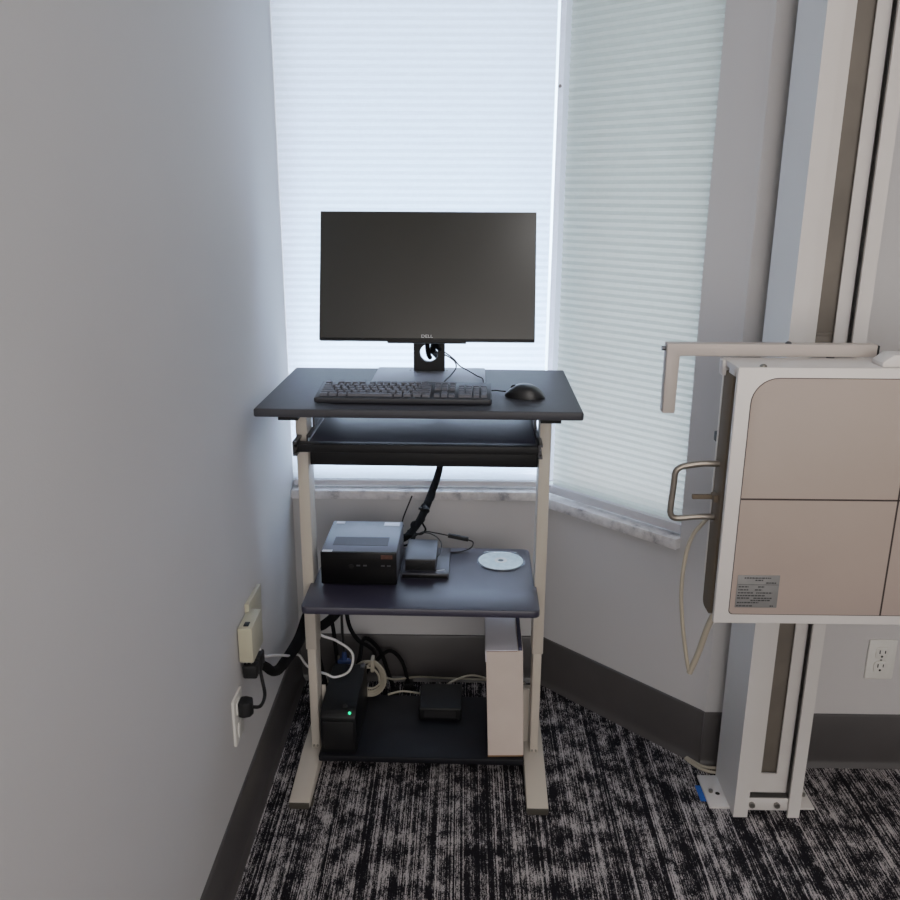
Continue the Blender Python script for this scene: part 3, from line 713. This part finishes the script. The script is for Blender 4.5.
# carriage between the column and the box
obj('carriage', MB().box(.700, .840, 1.60, 1.836, .86, 1.08, .004).box(.74, .80, 1.83, 1.90, .90, 1.04, .002), 'xwhite', xs)
bx0, bx1, by0, bz0, bz1 = .467, 1.077, 1.457, .737, 1.217
box = obj('detector_box', MB().box(bx0, bx1, by0, by0+.011, bz0, bz1, .003).box(bx0+.03, bx1-.02, by0+.005, by0+.088, bz0+.02, bz1-.002, .001).box(bx0-.001, bx1, by0+.005, by0+.092, bz1-.012, bz1, .002)
          .box(bx0+.02, bx1, by0+.080, by0+.150, bz0+.03, bz1-.03, .003), 'xwhite', xs)
px0, px1, pz0, pz1 = .494, 1.050, .757, 1.198
obj('panel_seam', MB().prism(rrect(px0-.0012, px1+.0012, pz0-.0012, pz1+.0012, (.008, .008, .046, .046), 8), by0-.0004, by0+.003, 'y'), 'xline', box, 'dark seam around the panel')
obj('front_panel', MB().prism(rrect(px0, px1, pz0, pz1, (.008, .008, .045, .045), 8), by0-.0012, by0+.004, 'y', .0005), 'xpanel', box, 'beige front panel')
obj('centre_line', MB().box(px0, px1, by0-.0018, by0-.0008, .9795, .9825).box(.7685, .7715, by0-.0018, by0-.0008, pz0, pz1), 'xline', box, 'dark centring cross', smooth=0)
npl = obj('nameplate', MB().box(.503, .579, by0-.0026, by0-.0008, .771, .835, .0004), 'plate', box, 'grey printed nameplate')
ink = MB(); random.seed(3)
for r_, (zz, segs) in enumerate([(.830, [(.515, .563)]), (.8255, [(.535, .549)]), (.8205, [(.555, .573)]), (.8125, [(.506, .524), (.541, .553)]), (.8065, [(.506, .524), (.536, .549)]), (.8005, [(.506, .533), (.539, .568)]), (.795, [(.505, .555)]), (.790, [(.505, .527), (.535, .568)]), (.7855, [(.53, .566)]), (.781, [(.506, .545)]), (.7745, [(.505, .534), (.566, .572)])]):
    for a, b in segs:
        x = a
        while x < b:
            wd = random.uniform(.002, .006); ink.box(x, min(b, x+wd), by0-.0030, by0-.0024, zz-.0011, zz+.0011); x += wd+.0011
ink.box(.504, .578, by0-.003, by0-.0024, .8165, .8171)
obj('print', ink, 'ink', npl, 'tiny black print', smooth=0)
for x in (.507, .90, 1.04):
    obj('screw', MB().dome((x+.004, by0+.008, bz1), .0065, .0045, 14), 'zinc', box)
obj('top_block', MB().prism([(.712, bz1), (.832, bz1), (.832, bz1+.008), (.815, bz1+.021), (.730, bz1+.021), (.712, bz1+.008)], by0+.008, by0+.050, 'y', .001), 'xwhite', box)
# cassette tray seen at the open left side
ty0, ty1 = by0+.026, by0+.080
ctray = obj('cassette_tray', MB().prism(rrect(ty0, ty1, .738, 1.198, (.014, .014, .003, .003), 4), bx0+.001, bx0+.026, 'x', .001).box(bx0+.012, bx0+.028, by0+.010, ty0, .75, 1.198), 'xtray', xs, 'bronze cassette tray in the side slot')
obj('tray_lip', MB().box(bx0-.0005, bx0+.024, ty1, ty1+.005, .80, 1.19, .0008), 'xwhite', ctray)
obj('tray_catch', MB().box(bx0-.006, bx0+.016, ty1-.010, ty1+.012, 1.188, 1.216, .002), 'xwhite', ctray)
obj('tray_latch', MB().box(bx0-.0005, bx0+.012, by0+.014, by0+.05, 1.198, 1.210, .001), 'xwhite', ctray)
hy = by0+.060
obj('handle', MB().tube([(bx0+.010, hy, 1.027), (.440, hy, 1.027), (.412, hy, 1.023), (.398, hy, 1.019), (.3905, hy, 1.010), (.389, hy, .985), (.387, hy, .945), (.3875, hy, .930), (.394, hy, .922), (.408, hy, .921), (.440, hy, .924), (bx0+.010, hy, .924)], .0058, 12), 'handle', ctray, 'bent metal pull handle')
obj('lever', MB().box(.425, bx0+.006, hy-.003, hy+.006, .959, .967, .001).prism([(bx0-.006, .957), (bx0+.014, .957), (bx0+.014, .990), (bx0+.004, .972), (bx0-.006, .969)], hy-.014, hy+.01, 'y', .001), 'xtray', ctray)
obj('knob', MB().box(bx0+.004, bx0+.014, by0+.094, by0+.118, 1.056, 1.074, .002), 'matblack', xs, 'black knob behind the tray')
# L-shaped positioning bar along the top
gy0, gy1 = by0+.094, by0+.118
bar = obj('positioning_bar', MB().prism([(.3665, 1.2405), (.741, 1.2405), (.741, 1.2180), (.3905, 1.2180), (.3890, 1.112), (.3665, 1.112)], gy0, gy1, 'y', .002), 'xbar', xs, 'white L-shaped bar')
obj('end_cap', MB().box(.741, .745, gy0+.001, gy1-.001, 1.2155, 1.239, .001), 'black', bar, 'black end cap')
obj('screw', MB().cyl((.3665, (gy0+gy1)/2, 1.230), (.359, (gy0+gy1)/2, 1.230), .004, n=12), 'steel', bar)
obj('screw', MB().dome((.585, gy0+.01, 1.2405), .006, .004, 12), 'steel', bar)
obj('washer', MB().cyl((.662, gy0+.008, 1.2180), (.662, gy0+.008, 1.2145), .007, n=12), 'steel', bar)
obj('bar_mount', MB().box(.63, .71, by0+.090, by0+.118, 1.17, 1.2145, .002), 'xwhite', xs)

hc = thing('hanging_cable', 'beige cable hanging in a long loop from the left side of the x-ray box', 'cable', (.46, 1.575, .56))
obj('cable_strand', MB().tube([(.492, 1.575, .920), (.471, 1.578, .893), (.449, 1.58, .858), (.439, 1.58, .809), (.4375, 1.58, .745), (.443, 1.58, .690), (.452, 1.58, .634), (.463, 1.58, .580), (.4685, 1.58, .562)], .0042, 10).tube([(.4685, 1.58, .560), (.476, 1.575, .590), (.482, 1.57, .62), (.488, 1.56, .665), (.494, 1.55, .70), (.506, 1.545, .735), (.525, 1.545, .775)], .0062, 10), 'cable_beige', hc)
fc = thing('floor_cable', 'pale cable lying along the cove base to the x-ray column foot', 'cable', (.66, 2.04, 0))
obj('cable_strand', MB().tube([(.628, 2.070, .005), (.640, 2.052, .006), (.662, 2.030, .006), (.690, 2.022, .007), (.73, 2.022, .007)], .0042, 8).tube([(.624, 2.066, .005), (.634, 2.046, .006), (.652, 2.022, .006), (.676, 2.008, .006), (.70, 2.005, .006), (.74, 2.006, .006)], .0042, 8), 'cable_beige', fc)
tp = MB().box(.622, .6365, 1.895, 1.955, .0005, .002)
props(obj('painters_tape', tp, 'tape', smooth=0), 'strip of blue tape at the left edge of the x-ray base plate', 'tape')

# ------------------------------------------------------------------ light
def area(name, loc, rot, sx, sy, power, col=(1, 1, 1)):
    l = bpy.data.lights.new(name, 'AREA'); l.shape = 'RECTANGLE'; l.size = sx; l.size_y = sy; l.energy = power; l.color = col
    o = bpy.data.objects.new(name, l); C.objects.link(o); o.location = loc; o.rotation_euler = rot; return o
area('ceiling_panel_light', (.74, .38, ZC-.01), (0, 0, 0), .9, .6, 11, (1, .965, .94))
area('added_front_fill', (.5, YN+.05, 1.6), (R(90), 0, 0), 2.4, 1.6, 62, (1, .95, .915))  # added fill lamp behind the camera, lifts the low walls
# added lamps standing in for paving bounce, brightening the lower shades
area('added_blind_fill', (-.13, 3.35, .1), (R(108), 0, R(180)), 1.6, .6, 105, (.68, .82, 1))
area('added_blind_fill', (1.15, 3.05, .1), (R(108), 0, R(135)), 1.0, .5, 52, (1, .9, 1))
w = bpy.data.worlds.new('outdoor_sky'); bpy.context.scene.world = w; w.use_nodes = True
nt = w.node_tree; bg = nt.nodes['Background']
sky = nt.nodes.new('ShaderNodeTexSky')
tc = nt.nodes.new('ShaderNodeTexCoord'); sp = nt.nodes.new('ShaderNodeSeparateXYZ'); rp = nt.nodes.new('ShaderNodeValToRGB')
nt.nodes.remove(sky)
nt.links.new(tc.outputs['Generated'], sp.inputs[0]); nt.links.new(sp.outputs[2], rp.inputs[0]); nt.links.new(rp.outputs[0], bg.inputs[0])
rp.color_ramp.elements[0].color = (.74, .87, 1, 1); rp.color_ramp.elements[1].color = (.55, .75, 1, 1)
bg.inputs[1].default_value = 4.2

# ------------------------------------------------------------------ camera
cam = bpy.data.cameras.new('camera'); co = bpy.data.objects.new('camera', cam); C.objects.link(co)
Rm = [[0.999870570905143, 0.00879559408901791, -0.013471412785765935], [0.015420172844186932, -0.2850801632397889, 0.958379631876967], [0.004589085669135479, -0.9584633211822957, -0.28517889515341904]]
mw = Matrix([[Rm[i][0], -Rm[i][1], -Rm[i][2]] for i in range(3)]).to_4x4()
mw.translation = (0, 0, 1.5); co.matrix_world = mw
cam.sensor_width = 36; cam.sensor_fit = 'HORIZONTAL'; cam.lens = 870/900*36; cam.clip_start = .02
sc_ = bpy.context.scene; sc_.camera = co
sc_.view_settings.view_transform = 'Standard'; sc_.view_settings.look = 'None'; sc_.view_settings.exposure = 0
# soft highlight shoulder, like the phone camera's
vs = sc_.view_settings; vs.use_curve_mapping = True; cm = vs.curve_mapping
cm.white_level = (4, 4, 4); cv = cm.curves[3]
for px_, py_ in ((.04, .165), (.0875, .335), (.2, .56), (.4, .75), (.65, .89)): cv.points.new(px_, py_)
cm.update()
